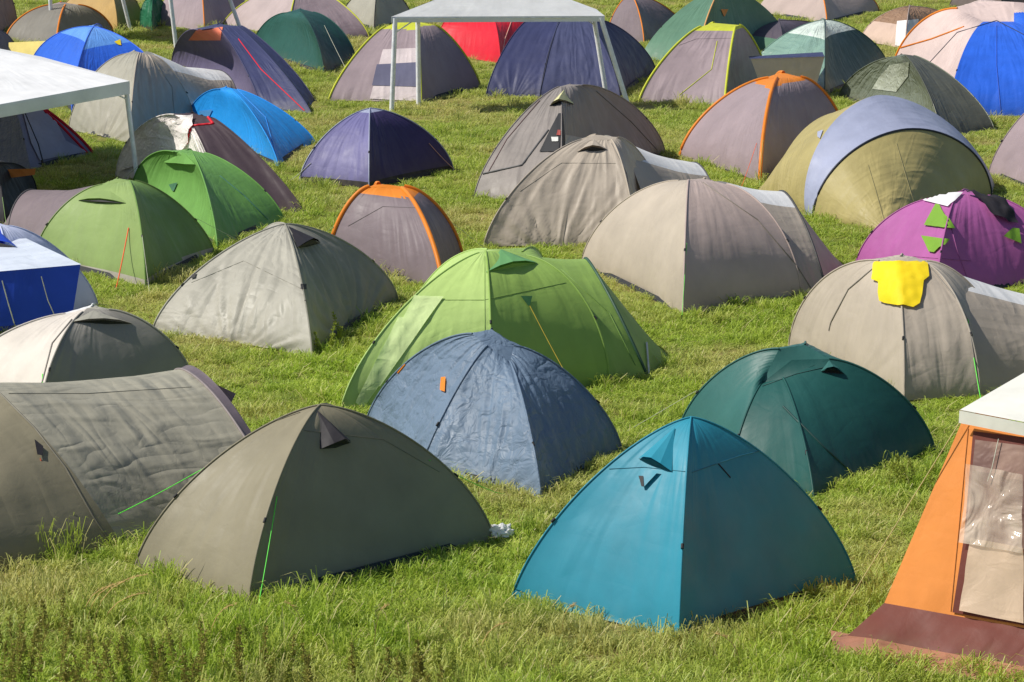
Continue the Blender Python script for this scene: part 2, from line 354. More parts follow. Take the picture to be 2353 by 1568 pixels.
# navy lavender
t=Tent('dome_tent',(860,405)); t.dome([(688,420),(848,434),(1042,393),(880,365)],(850,250),[lav,purp,purp,lav],a=1.6,pole=plain((150,155,180)),pr=.012,skirt=(blk,.06),cap=(lavg,.96)); t.guy((715,375),(660,420),wline); t.guy((985,330),(1050,395),plain((230,170,150)))
# khaki big
t=Tent('tunnel_tent',(2040,460)); t.loft([(1735,444,1790,400),(1790,475,2120,375,1905,262),(1852,496,2285,425,2015,219),(1868,500,2278,458,2085,298,-.2),(2030,533,2060,531)],[khaki,khaki,lavg,khaki],a=1.9,aa=[2,1.7,1.7,1.9,2],hoop=seam((35,38,50)),hi=[3],hr=.02,sag=.012,wr=.018)
t.line([(2035,520),(2010,430),(1995,380)],seam((132,124,80)),.006); t.line([(2110,500),(2080,400),(2060,330)],seam((136,128,84)),.005)
t.patch([((1880,305),(1893,300)),((1880,316),(1886,320))],lavg,.02)
# mauve orange right
t=Tent('dome_tent',(1750,360)); t.dome([(1562,362),(1746,420),(1950,350),(1755,295)],(1795,168),mauve,a=1.6,aa=[1.55,1.9,1.6,1.6],tops=[(1765,180),(1785,180),(1840,178),(1800,168)],k=.1,pole=orange,pr=.035,cap=(orange,.95),sag=.01)
t.guy((1740,330),(1700,440),oline)
# camo silver right
t=Tent('dome_tent',(2110,260)); t.dome([(1928,222),(2165,322),(2284,298),(2080,200)],(2085,127),[camo,fab((82,84,75),1.2,.45),camo,camo],a=1.45,tops=[(2060,132),(2080,127),(2100,128),(2070,126)],k=.1)
t.patch([((2045,150),(2090,142)),((2020,180),(2088,175)),((2005,205),(2060,212))],fab((150,154,138),2,.3,.05,.6,1.5),.014,'foil_panel')  # paler silver patch on the upper left panel
# silver green
t=Tent('dome_tent',(1880,170)); t.dome([(1715,180),(1895,222),(2042,160),(1870,120)],(1895,46),[fab((120,150,135),1.6,.3,.1,.6),fab((48,72,68),1,.4),dgreen,dgreen2],a=1.6,cap=(fab((200,212,202),1.5,.35),.78))
YY=D(228); t.quad([P(1725,135,YY),P(1895,130,YY),P(1875,200,YY),P(1745,190,YY)],fab((205,185,168),1.4),'awning_front'); t.quad([P(1720,130,YY+1.5),P(1890,120,YY+1.5),P(1895,131,YY-.02),P(1724,136,YY-.02)],navy,'awning_roof')
# blue / pink right top
pnk=fab((200,180,174),1,.5)
t=Tent('dome_tent',(2300,220)); t.dome([(2045,190),(2180,266),(2470,272),(2520,200),(2260,130)],(2290,5),[pnk,blue,blue,pnk,pnk],a=1.8,tops=[(2200,20),(2260,50),(2330,50),(2330,5),(2250,3)],k=.15,pole=orange,pr=.03,polei=[0],cap=(pnk,1.1)); t.line([(2131,150),(2200,75),(2290,48),(2352,80)],seam((40,50,70)),.012); t.line([(2070,110),(2140,90),(2215,62)],orange,.02)
t.line([(2290,60),(2290,150),(2300,262)],seam((35,80,180)),.01)
# mauve w/ yellow poles
t=Tent('dome_tent',(1620,225)); t.dome([(1468,234),(1665,243),(1768,195),(1580,165)],None,mauve,a=1.35,tops=[(1610,62),(1690,62),(1700,58),(1640,53)],k=.1,pole=ygreen,pr=.028,cap=(ygreen,.95)); t.line([(1648,95),(1635,160),(1560,220)],ygreen,.010); t.line([(1560,105),(1600,90),(1695,88)],seam((125,113,116)),.004)
# green far orange pole
gfar=fab((88,122,100),1,.45)
t=Tent('dome_tent',(1640,110)); t.dome([(1473,136),(1600,150),(1810,95),(1650,70)],(1660,-30),gfar,a=1.45,pole=fab((215,160,100)),pr=.02,polei=[1]); t.patch([((1655,22),(1672,22)),((1662,38),(1664,38))],orange,.02)
t=Tent('dome_tent',(1790,95)); t.dome([(1700,110),(1800,125),(1930,85),(1790,70)],(1790,48),fab((85,78,88)),a=1.8,skirt=(gfar,.5))
t=Tent('dome_tent',(1850,30)); t.dome([(1740,30),(1900,55),(2020,25),(1850,0)],(1870,-60),pinkb,a=1.6,pole=orange,pr=.02,polei=[1,2])
t=Tent('dome_tent',(2080,85)); t.dome([(1978,95),(2080,115),(2230,85),(2090,60)],(2090,15),[fab((190,166,150),1.2),fab((168,152,145),1.2),mauve,mauve],a=1.8,cap=(fab((140,110,85),2,.5,.1,.4,2),.6)); t.patch([((2062,50),(2110,45)),((2058,105),(2100,112))],white,.02,'door')
t=Tent('dome_tent',(1480,85)); t.dome([(1395,85),(1480,102),(1575,75),(1480,55)],(1450,-12),mauved,a=1.6,pole=orange,pr=.018)
# navy behind gazebo
nv2=fab((68,72,102),1.2,.5)
t=Tent('dome_tent',(1310,200)); t.dome([(1117,222),(1240,226),(1425,228),(1508,165),(1240,140)],None,[navy,nv2,navy,navy,navy],a=1.4,tops=[(1215,45),(1290,45),(1350,48),(1370,45),(1280,40)],k=.05,sag=.01,fold=1.3,wr=.015); t.line([(1283,50),(1262,120),(1240,215)],seam((44,46,68)),.012)
# red
t=Tent('dome_tent',(1140,125)); t.dome([(1000,125),(1150,148),(1290,115),(1130,85)],None,red,a=1.8,tops=[(1040,35),(1130,32),(1220,35),(1130,28)],k=.1); t.line([(1150,145),(1160,90),(1175,50)],seam((230,180,160)),.01)
# mauve yellow with door
t=Tent('dome_tent',(940,215)); t.dome([(755,232),(968,238),(1104,200),(920,150)],None,mauve,a=1.3,tops=[(885,62),(960,55),(1000,58),(930,45)],k=.05,pole=ygreen,pr=.025,cap=(ygreen,.965),sag=.02)
t.patch([((880,115),(955,112)),((850,228),(966,234))],fab((190,178,178),1.5),.015,'door'); t.patch([((866,150),(958,145)),((855,198),(963,201))],fab((90,90,112)),.022,'door_mesh'); t.line([(955,70),(962,160),(968,234)],seam((110,98,102)),.01)
# dark green far left
t=Tent('dome_tent',(700,145)); t.dome([(578,120),(745,172),(818,142),(690,90)],(690,24),[fab((38,82,74),1,.4),fab((30,66,60),1,.45),dgreen,dgreen],a=1.7,tops=[(660,30),(690,26),(720,28),(690,22)],k=.05); t.guy((745,60),(805,178),wline)
# navy w/ coral top
t=Tent('dome_tent',(560,200)); t.dome([(393,160),(600,250),(716,262),(722,232),(520,130)],None,[fab((98,92,118)),navy,navy,navy,navy],a=1.5,aa=[1.7,1.3,1.2,1.25,1.5],tops=[(455,70),(500,62),(545,62),(555,60),(500,57)],k=.05); t.line([(548,90),(600,160),(700,255)],red,.012); t.patch([((450,70),(512,64)),((434,92),(508,92))],coral,.02,'vent_cover')
# blue dome left
t=Tent('dome_tent',(215,200)); t.dome([(68,165),(165,262),(385,215),(250,130)],(215,62),blue,a=1.75,cap=(fab((95,148,228),1,.4),.8)); t.patch([((262,98),(276,92)),((270,104),(278,106))],yellow,.02)
t=Tent('camping_tarp',(65,140)); t.quad([G(20,150),G(115,150),P(118,94,D(140)),P(20,98,D(140))],fab((220,200,118),1),'tarp')
# grey-beige left with vestibule
t=Tent('dome_tent',(290,300)); t.dome([(158,300),(300,332),(450,295),(290,245)],(310,120),[gry,beiged,beige,gry],a=1.6,tops=[(285,125),(320,122),(350,128),(310,118)],k=.05,wr=.02,fold=2.2)
t.loft([(420,300,300,240,345,120),(540,240,450,195,512,165),(560,225,530,205)],[beiged,gry],a=1.9,hoop=seam((60,60,66)),hi=[1],topm=(white,.3,(0,))); t.line([(350,135),(395,200),(400,260)],seam((132,130,120)),.008)
# azure
t=Tent('dome_tent',(590,330)); t.dome([(425,290),(640,386),(724,328),(520,260)],(525,203),azure,a=1.5,aa=[1.6,1.5,1.35,1.5],sag=.02,tops=[(505,206),(530,205),(545,206),(520,202)],k=.05); t.line([(545,206),(610,270),(640,380)],seam((34,130,210)),.008); t.patch([((460,255),(490,252)),((462,272),(480,275))],fab((70,130,180)),.02)
# black with silver blanket
t=Tent('dome_tent',(480,430)); t.dome([(266,410),(520,492),(698,488),(470,380)],None,[silver,black_,black_,black_],a=1.5,aa=[1.7,1.25,1.2,1.5],tops=[(400,264),(440,284),(490,272),(440,260)],k=.05,wr=.03)
t.patch([((350,285),(445,268)),((320,315),(440,300)),((275,395),(430,345))],silver,.02,'foil_blanket',wr=.06); t.line([(430,330),(440,290),(490,285),(478,270)],red,.025)
# green bright
t=Tent('dome_tent',(480,500)); t.dome([(303,445),(500,574),(652,506),(460,430)],(435,347),green1,a=1.7,aa=[1.8,1.7,1.45,1.6],tops=[(400,350),(440,350),(470,352),(430,346)],k=.05); t.line([(505,405),(560,450),(615,505)],seam((76,128,100)),.014); t.hood((420,352),(378,372),(450,378),green1,seam((70,110,60)),.06); t.patch([((390,425),(410,420)),((398,440),(402,440))],seam((60,110,80)),.02)
# green olive
t=Tent('dome_tent',(290,610)); t.dome([(78,600),(335,663),(492,580),(270,540)],(290,413),[green2,fab((105,135,68),.8,.5,.12),green2,green2],a=1.6,aa=[1.6,2.0,1.4,1.6],tops=[(235,425),(298,416),(310,416),(270,411)],k=.05,skirt=(fab((165,160,150)),.06)); t.hood((250,418),(180,462),(290,468),green2,dk,.05)
t.guy((297,525),(265,672),oline,.009); t.loft([(120,590,220,520,240,424),(20,540,110,490,60,440),(0,520,60,490)],[mauved,mauved],a=2,hoop=seam((80,76,78)),hi=[1])
# left grey dome
t=Tent('dome_tent',(180,880)); t.dome([(-120,905),(95,950),(446,885),(230,805)],(205,706),[fab((204,196,186),1,.45,.15),fab((132,129,122),.9,.5),gry,white],a=1.65,tops=[(150,722),(190,718),(250,712),(210,706)],k=.05,lines=0); t.hood((215,715),(165,742),(305,745),gry,dk,.05); t.line([(97,880),(120,790),(165,735)],seam((130,126,118)),.010); t.line([(98,860),(98,890)],gline,.006)  # sunlight painted in: pale left panels, darker front-right one
# left grey tunnel
tg=fab((150,146,130),1.4,.48)
t=Tent('tunnel_tent',(200,1180)); t.loft([(665,1170,450,1000,462,852),(650,1180,430,1010,442,862),(285,1262,-20,1120,-40,885),(-180,1345,-420,1160,-230,1000),(-330,1380,-480,1300)],[fab((105,95,100)),tg,olive,olive],a=1.9,aa=[2.1,2.1,1.9,1.8,1.8],hoop=seam((130,120,118)),hi=[1],sag=.02,wr=.02)
t.line([(0,905),(80,985),(150,1075),(215,1190),(260,1255)],seam((118,113,98)),.010); t.guy((92,1055),(152,1275),oline,.004); t.patch([((78,1015),(98,1030)),((84,1050),(96,1052))],blk,.03,'toggle'); t.line([(20,905),(200,905),(440,890)],seam((140,136,122)),.003)
t.quad([P(500,885,D(1080)),P(542,905,D(1060)),P(524,940,D(1070)),P(512,915,D(1070))],fab((75,62,80)),'door_flap',n=4)
# right grey w/ T-shirt
t=Tent('dome_tent',(2100,850)); t.dome([(1812,805),(2078,923),(2252,916),(2310,860),(2080,770)],None,[beige,beiged,fab((160,152,140),1),beige,beige],a=1.8,aa=[1.8,1.6,1.8,1.8,1.8],tops=[(2020,600),(2060,600),(2130,608),(2130,600),(2070,590)],k=.05,sag=.005,fold=1.2,lines=0); t.line([(1905,760),(1910,740),(1950,665),(2015,610)],seam((135,128,118)),.010)
t.loft([(2255,915,2130,790,2110,602),(2570,860,2430,780,2480,700)],[beiged],a=1.9,hoop=seam((90,80,80)),hi=[],topm=(white,.36,(0,))); t.line([(2135,612),(2200,690),(2225,740),(2250,900)],seam((135,128,118)),.010); t.guy((2222,735),(2256,932),gline)
t.patch([((2012,606),(2130,606)),((2010,612),(2132,616)),((2008,645),(2134,640)),((2022,650),(2122,650)),((2024,675),(2118,680)),((2026,694),(2112,702)),((2036,698),(2098,710))],yellow,.03,'yellow_t_shirt',free=True,wr=.015,nc=20)
# purple
t=Tent('dome_tent',(2180,610)); t.dome([(1965,618),(2150,690),(2460,640),(2250,560)],(2210,442),purple,a=1.7,tops=[(2160,455),(2200,446),(2270,450),(2210,440)],k=.05,fold=1.2)
gt=fab((112,152,50)); 
t.patch([((2152,472),(2160,474)),((2126,520),(2192,528))],gt,.03); t.patch([((2120,544),(2180,552)),((2138,580),(2150,582))],gt,.03); t.patch([((2325,526),(2340,528)),((2303,545),(2345,562))],gt,.03)
t.patch([((2150,448),(2212,446)),((2122,464),(2180,478))],white,.03,'towel'); t.patch([((2215,446),(2300,462)),((2250,464),(2325,490)),((2275,500),(2335,520))],blk,.05,'black_jacket',free=True,wr=.05)
t.line([(1995,600),(2100,590),(2230,600)],seam((150,78,132)),.004); t.line([(2180,500),(2200,580),(2230,660)],seam((145,74,130)),.006)
# far right grey edge
t=Tent('dome_tent',(2380,410)); t.dome([(2272,400),(2380,445),(2520,400),(2400,360)],(2400,230),[mauve]*4,a=1.4,cap=(mauved,.9))
# blue left tent
t=Tent('dome_tent',(0,720)); t.dome([(-260,740),(40,775),(225,705),(-40,650)],(-40,505),[dblue,lvw,lvw,lvw],a=1.5,tops=[(-60,515),(0,520),(20,520),(-40,505)],k=.05)
Yb=D(790); t.quad([P(-200,640,Yb+.3),P(185,608,Yb-.3),P(165,735,Yb-.1),P(-200,770,Yb+.2)],dblue,'awning_front'); t.quad([P(-200,560,Yb+2.0),P(60,548,Yb+2.0),P(187,608,Yb-.32),P(-200,641,Yb+.28)],fab((200,207,235),1,.3),'awning_roof'); t.line([(5,645),(20,700),(38,760)],wline,.008); t.line([(95,635),(110,690),(130,735)],wline,.006); t.hood((0,535),(-40,565),(40,570),dblue,dk,.05)
# silver/red left
t=Tent('dome_tent',(60,350)); t.dome([(-160,380),(70,392),(214,355),(40,320)],(20,205),[fab((98,104,128),2.2,.35,.05,.6,2),fab((115,110,130)),red,navy],a=1.2,pole=fab((180,30,40)),pr=.035,polei=[2]); t.patch([((50,255),(110,245)),((70,330),(150,325)),((90,370),(200,350))],fab((150,145,158),1.3),.02); t.line([(85,240),(140,290),(200,352)],fab((190,30,50)),.03); t.line([(55,260),(85,330),(100,385)],blk,.03)
t=Tent('dome_tent',(20,480)); t.dome([(-120,500),(10,520),(85,450),(-20,420)],(-10,378),blk,a=2.2); t.quad([P(-20,390,D(470)),P(82,388,D(470)),P(80,402,D(470)),P(20,410,D(470))],fab((190,110,50)),'orange_strip',n=4)
# top-left row
t=Tent('dome_tent',(130,85)); t.dome([(14,92),(130,108),(262,82),(140,60)],(135,8),[fab((118,114,106)),fab((126,122,112)),mauve,mauve],a=1.7,pole=orange,pr=.028,tops=[(115,12),(150,12),(180,12),(140,6)],k=.05)
t=Tent('dome_tent',(240,55)); t.dome([(130,55),(270,72),(328,50),(220,30)],(250,-30),fab((170,140,85)),a=2.0)
t=Tent('camping_tarp',(345,60)); t.dome([(322,62),(350,72),(385,55),(350,45)],(350,-5),fab((35,100,70),2),a=2.6,wr=.06)
t=Tent('dome_tent',(0,70)); t.dome([(-80,70),(-10,84),(40,60),(-20,45)],(0,-35),mauved,a=1.8)
t=Tent('dome_tent',(460,45)); t.dome([(345,58),(470,72),(590,45),(470,20)],(460,-60),mauve,a=1.4,pole=orange,pr=.018,polei=[1])
t=Tent('dome_tent',(690,80)); t.dome([(512,60),(660,98),(848,85),(680,40)],(690,-40),[fab((170,155,154)),mauve,mauve,mauve],a=1.45,pole=ygreen,pr=.02)
t=Tent('dome_tent',(870,55)); t.dome([(780,50),(860,68),(950,50),(880,30)],(870,-40),gry,a=1.5,pole=blk,pr=.015)
t=Tent('dome_tent',(2300,0)); t.dome([(2180,20),(2300,35),(2440,20),(2330,0)],(2300,-50),fab((90,80,75)),a=1.8)
t=Tent('dome_tent',(0,130)); t.dome([(-90,150),(-10,165),(40,130),(-20,110)],(-10,70),mauved,a=1.8)
for x,y,c in ((-180,1050,green1),(2600,560,azure),(2700,900,gry),(-320,420,lav),(2750,300,orange),(-330,700,khaki)):
    t=Tent('dome_tent',(x,y)); sy=(y+490)/1890; t.dome([(x-260*sy,y-20*sy),(x-20*sy,y+70*sy),(x+260*sy,y),(x+20*sy,y-90*sy)],(x,y-380*sy),c,a=1.6)
# ---------------------------------------------------------------- frame tent (orange/brown)
org=fab((215,134,64),.6,.5,.1); brn=fab((100,50,40),.8,.55,.05); cream=fab((228,218,208),.4,.45,.1)
t=Tent('frame_tent',(2300,1520)); Y0=D(1492)
b0=G(1912,1492); b1=G(2900,1640); m0=P(2032,1386,Y0+.22); m1=P(2920,1545,b1.y+.12); e0=P(2212,965,Y0+.55); e1=P(3000,1120,b1.y+.5)
t.quad([b0,b1,m1,m0],brn,'skirt',n=30,wr=.03)
t.quad([m0,m1,e1,e0],org,'front_wall',n=40,bulge=.02,wr=.012)
bk0=G(2250,1330); ek0=P(2330,900,Y0+2.9); bm0=bk0.lerp(ek0,.2); t.quad([m0,bm0,ek0,e0],org,'side_wall',n=10); t.quad([b0,bk0,bm0,m0],brn,'side_skirt',n=10,wr=.02)
foot.append([b0,b1,G(3000,1400),bk0])
a0=P(2206,942,Y0+.50); a1=P(3010,1095,b1.y+.45); rd0=P(2420,818,Y0+2.0)
t.quad([a0,a1,P(3000,760,Y0+2.4),rd0],cream,'roof',n=10)
t.quad([a0+Vector((-.01,-.03,0)),a1+Vector((0,-.03,0)),e1+Vector((0,-.08,-.02)),P(2203,972,Y0+.46)],cream,'valance',n=8,wr=.0,cast=False)
t.quad([a0,rd0,ek0,e0],cream,'roof_side',n=6,cast=False)
t.patch([((2238,992),(2356,1006)),((2216,1240),(2356,1260)),((2190,1408),(2356,1438))],brn,.014,'window_border')
def film(name,c1,c2,sc_,dist,rough):
    q=NT(name); ob_=q.n('ShaderNodeNewGeometry').outputs['Position']; p=q.n('ShaderNodeBsdfPrincipled'); n_=q.noise(ob_,sc_,3,.5,1.2)
    q.l(q.mix(q.mapr(n_,.35,.65),lin(c1),lin(c2)),p.inputs['Base Color']); p.inputs['Roughness'].default_value=rough; bb=q.n('ShaderNodeBump'); bb.inputs['Distance'].default_value=dist; q.l(q.noise(ob_,sc_*1.6,2,.5,1.5),bb.inputs['Height']); q.l(bb.outputs[0],p.inputs['Normal']); q.l(p.outputs[0],q.out.inputs[0]); return q.m
t.patch([((2243,1012),(2356,1026)),((2220,1245),(2356,1264))],film('window_mesh',(118,88,78),(160,130,114),2,.01,.3),.022,'window_mesh')
# clear plastic hanging loosely in front of the mesh
q=NT('window_plastic'); ob_=q.n('ShaderNodeNewGeometry').outputs['Position']; bb=q.n('ShaderNodeBump'); bb.inputs['Distance'].default_value=.05; q.l(q.noise(ob_,3.2,2,.5,1.8),bb.inputs['Height'])
g_=q.n('ShaderNodeBsdfPrincipled'); g_.inputs['Base Color'].default_value=lin((225,208,188)); g_.inputs['Roughness'].default_value=.12; q.l(bb.outputs[0],g_.inputs['Normal']); tp=q.n('ShaderNodeBsdfTransparent'); mx=q.n('ShaderNodeMixShader'); q.l(q.mapr(q.noise(ob_,2.5,3,.5,1),.35,.65,.15,.6),mx.inputs[0]); q.l(tp.outputs[0],mx.inputs[1]); q.l(g_.outputs[0],mx.inputs[2]); q.l(mx.outputs[0],q.out.inputs[0])
t.patch([((2226,1070),(2356,1095)),((2224,1150),(2356,1165)),((2210,1250),(2356,1275))],q.m,.05,'plastic_window',wr=.03,nc=20)
t.patch([((2236,1238),(2356,1262)),((2208,1405),(2356,1434))],fab((205,180,154),1.2,.4,.2,.4),.034,'window_curtain',wr=.02)
t.line([(2225,985),(2205,1200),(2185,1405)],seam((190,118,52)),.004); t.line([(2238,1003),(2218,1240),(2195,1405)],seam((110,58,44)),.010); t.line([(2300,1012),(2285,1080),(2275,1110)],wline,.004,.05)
gl=[P(2212,960,Y0+.5).lerp(G(1895,1470),k/10) for k in range(11)]; t.tube(gl,.004,plain((200,185,120)),'guy_line')
vv=[G(x,y)+Vector((0,0,z)) for x,y,z in ((1908,1476,.10),(2130,1520,.10),(2352,1560,.10),(2352,1590,.03),(2130,1550,.03),(1915,1508,.03))]
t.own(mkmesh('mud_flap',vv,[(0,1,4,5),(1,2,3,4)],[fab((160,112,90),2,.3)],None,[(v.x,v.y) for v in vv]))
# ---------------------------------------------------------------- gazebos
def gazebo(feet,tops,peak,val=.16,leg=.032):
    g=Tent('gazebo',feet[0]); wm=fab((244,244,247),.4,.5,.08,.2,.2); lm=plain((238,239,243),.4)
    B=[G(*f) for f in feet]; T=[P(tp[0],tp[1],B[i].y+(tp[2] if len(tp)>2 else 0)) for i,tp in enumerate(tops)]
    C=sum(T,Vector())/4; PK=P(peak[0],peak[1],C.y)
    for i in range(4):
        j=(i+1)%4; d=(T[i]-B[i])
        g.tube([B[i],B[i]+d*.5,B[i]+d],leg,lm,'leg'); g.tube([T[i],T[j]],leg*.6,lm,'frame_rail')
        Ti=T[i]+(T[i]-C).normalized()*.09; Tj=T[j]+(T[j]-C).normalized()*.09; Ti.z=T[i].z+.03; Tj.z=T[j].z+.03
        g.quad([Ti,Tj,PK,PK+Vector((0,.01,0))],wm,'canopy',n=12,wr=.01)
        g.quad([Ti-Vector((0,0,val)),Tj-Vector((0,0,val)),Tj,Ti],wm,'valance',n=10,wr=.02)
        g.tube([T[i]+(T[j]-T[i])*.1-Vector((0,0,.02)),B[i]+d*.84],.014,lm,'brace')
        g.tube([B[i],B[i]+Vector((.06,-.06,.01))],.02,lm,'foot')
    return g
gazebo([(900,260),(1446,252),(1396,236),(962,244)],[(908,42),(1380,40),(1362,25),(960,30)],(1150,-60),.12,.055)
gazebo([(318,435),(-260,520),(-420,350),(120,345)],[(288,190),(-260,290),(-400,180),(90,135)],(-90,95),.22,.045)
gazebo([(120,90),(405,112),(560,88),(300,70)],[(112,-70),(385,-60),(500,-80),(260,-90)],(320,-130),.2,.06)
# ---------------------------------------------------------------- ground
q=NT('grass_ground'); ob_=q.n('ShaderNodeNewGeometry').outputs['Position']
n1=q.noise(ob_,.35,4,.6); n2=q.noise(ob_,6,5,.7); n3=q.noise(ob_,40,3,.7)
c=q.mix(q.mapr(n2,.35,.65),lin((92,108,38)),lin((138,146,62))); c=q.mix(q.mapr(n1,.44,.6,0,.8),c,lin((172,156,100))); c=q.mix(q.mapr(n3,.5,.75,0,.4),c,lin((66,64,32)))
p=q.n('ShaderNodeBsdfPrincipled'); q.l(c,p.inputs['Base Color']); p.inputs['Roughness'].default_value=.9; p.inputs['Specular IOR Level'].default_value=.1
bb=q.n('ShaderNodeBump'); bb.inputs['Distance'].default_value=.05; q.l(n3,bb.inputs['Height']); q.l(bb.outputs[0],p.inputs['Normal']); q.l(p.outputs[0],q.out.inputs[0])
mkmesh('ground',[(-900,-300,0),(900,-300,0),(900,1500,0),(-900,1500,0)],[(0,1,2,3)],[q.m])
# ---------------------------------------------------------------- grass
def bladegeo(nb,rad,h0,h1,wd,l0,l1):
    vs=[];fs=[]
    for _ in range(nb):
        r=rad*math.sqrt(random.random()); th=random.random()*6.283; x=r*math.cos(th); y=r*math.sin(th)
        h=random.uniform(h0,h1); az=random.random()*6.283; ln=random.uniform(l0,l1)*h; f=az+math.pi/2+random.gauss(0,.5)
        wx,wy=math.cos(f)*wd*.5,math.sin(f)*wd*.5
        o=len(vs)
        for k,(hz,ll,ww) in enumerate(((0,0,1),(.55,.22,.95),(.92,.6,.7))):
            cx=x+math.cos(az)*ln*ll; cy=y+math.sin(az)*ln*ll; vs+= [(cx-wx*ww,cy-wy*ww,h*hz),(cx+wx*ww,cy+wy*ww,h*hz)]
        vs.append((x+math.cos(az)*ln,y+math.sin(az)*ln,h*(.95-.1*ln/h)))
        fs+=[(o,o+1,o+3,o+2),(o+2,o+3,o+5,o+4),(o+4,o+5,o+6)]
    return vs,fs
q=NT('grass_blades'); oi=q.n('ShaderNodeObjectInfo'); ob_=oi.outputs['Location']
sx_=q.n('ShaderNodeSeparateXYZ'); q.l(ob_,sx_.inputs[0]); far=q.mapr(sx_.outputs[1],36,62,0,.28)
rn=oi.outputs['Random']; dry=q.math('ADD',q.mapr(q.noise(ob_,.35,4,.6),.46,.64),far,clamp=True); pat=q.mapr(q.noise(ob_,1.1,3),.35,.65); pat2=q.mapr(q.noise(ob_,2.6,3),.54,.7)
c=q.mix(rn,lin((158,184,60)),lin((208,220,98))); c=q.mix(q.math('MULTIPLY',pat,.6),c,lin((166,194,60)))
c=q.mix(q.math('MULTIPLY',dry,.65),c,lin((212,198,135))); c=q.mix(q.math('MULTIPLY',pat2,.5),c,lin((112,150,52)))
geo=q.n('ShaderNodeNewGeometry').outputs['Random Per Island']; c=q.mix(q.mapr(geo,.86,.9,0,.8),c,lin((222,208,150))); c=q.mix(q.mapr(geo,.0,.35,.6,0),c,lin((98,128,42)))
p=q.n('ShaderNodeBsdfPrincipled'); q.l(c,p.inputs['Base Color']); p.inputs['Roughness'].default_value=.5; p.inputs['Specular IOR Level'].default_value=.35
tr=q.n('ShaderNodeBsdfTranslucent'); q.l(c,tr.inputs[0]); mx=q.n('ShaderNodeMixShader'); mx.inputs[0].default_value=.42; q.l(p.outputs[0],mx.inputs[1]); q.l(tr.outputs[0],mx.inputs[2]); q.l(mx.outputs[0],q.out.inputs[0])
gm=q.m
col=bpy.data.collections.new('grass_tufts')
for i in range(9):
    vs,fs=bladegeo(42,.14 if i<7 else .09,.02,(.065 if i<5 else .09 if i<8 else .16),.008,.5,(2.6 if i<5 else 1.6)); me=bpy.data.meshes.new('grass_tuft'); me.from_pydata(vs,[],fs); me.materials.append(gm)
    o=bpy.data.objects.new('grass_tuft',me); col.objects.link(o)
def inpoly(X,Y,poly):
    ins=np.zeros(len(X),bool); n=len(poly); j=n-1
    for i in range(n):
        xi,yi=poly[i].x,poly[i].y; xj,yj=poly[j].x,poly[j].y
        if abs(yj-yi)>1e-9: ins^=((yi>Y)!=(yj>Y))&(X<(xj-xi)*(Y-yi)/(yj-yi)+xi)
        j=i
    return ins
PX=[];PY=[];PS=[]
for y0,y1,dn,s0 in ((18,30,88,1.05),(30,42,56,1.05),(42,60,30,1.15),(60,82,14,1.35),(82,110,6,1.6)):
    hw=.23*y1+1.0; n=int(2*hw*(y1-y0)*dn); X=rng.uniform(-hw,hw,n); Y=rng.uniform(y0,y1,n); k=np.abs(X)<.22*Y+1.0; X=X[k];Y=Y[k]
    PX.append(X);PY.append(Y);PS.append(s0*rng.uniform(.7,1.3,len(X)))
X=np.concatenate(PX);Y=np.concatenate(PY);Sx=np.concatenate(PS)
keep=np.ones(len(X),bool)
for pl in foot: keep&=~inpoly(X,Y,pl)
X=X[keep];Y=Y[keep];Sx=Sx[keep]
ln=np.array([mn.noise(Vector((a*.7,b*.7,3)))+.8*mn.noise(Vector((a*2.5,b*2.5,9))) for a,b in zip(X,Y)])
Sz=Sx*(1+.75*ln)*np.where(Y<23.6,1.4,np.where(Y<32,.95,.85))
ex=[]
for (gx,gy,nn,sp,sc_) in ((140,1272,34,.22,2.6),(100,1290,14,.25,2.0),(760,1392,14,.35,1.7),(640,1405,10,.3,1.5),(420,1340,8,.3,1.5),(1500,725,18,.5,1.6),(790,805,16,.4,1.8),(2070,1110,14,.3,2.2),(2110,1085,10,.3,2.4),(370,650,12,.4,1.8),(1400,905,10,.5,1.6),(300,1560,60,1.4,1.9),(1000,1560,34,1.5,1.6),(60,1400,20,.6,1.7),(900,1330,8,.5,1.4),(480,1480,20,.8,1.6)):
    g=G(gx,gy)
    for _ in range(nn): ex.append((g.x+random.gauss(0,sp*.6),g.y+random.gauss(0,sp*.5),sc_*random.uniform(.6,1.1)))
ex=np.array(ex); X=np.concatenate([X,ex[:,0]]);Y=np.concatenate([Y,ex[:,1]]);Sx=np.concatenate([Sx,np.minimum(ex[:,2]*.6,1.0)]);Sz=np.concatenate([Sz,ex[:,2]])
N=len(X); print('GRASS',N)
me=bpy.data.meshes.new('grass'); me.vertices.add(N); co=np.zeros((N,3),np.float32); co[:,0]=X;co[:,1]=Y; me.vertices.foreach_set('co',co.ravel())
ar=me.attributes.new('rot','FLOAT_VECTOR','POINT'); rr=np.zeros((N,3),np.float32); rr[:,2]=rng.uniform(0,6.283,N); ar.data.foreach_set('vector',rr.ravel())
asx=me.attributes.new('scl','FLOAT_VECTOR','POINT'); ss=np.stack([Sx,Sx,np.clip(Sz,.3,4)],1).astype(np.float32); asx.data.foreach_set('vector',ss.ravel())
go=bpy.data.objects.new('grass',me); sc.collection.objects.link(go)
ng=bpy.data.node_groups.new('grass_scatter','GeometryNodeTree'); ng.interface.new_socket(name='Geometry',in_out='INPUT',socket_type='NodeSocketGeometry'); ng.interface.new_socket(name='Geometry',in_out='OUTPUT',socket_type='NodeSocketGeometry')
N_=ng.nodes; gi=N_.new('NodeGroupInput'); go_=N_.new('NodeGroupOutput'); iop=N_.new('GeometryNodeInstanceOnPoints'); ci=N_.new('GeometryNodeCollectionInfo')
ci.inputs[0].default_value=col; ci.inputs['Separate Children'].default_value=True; ci.inputs['Reset Children'].default_value=True
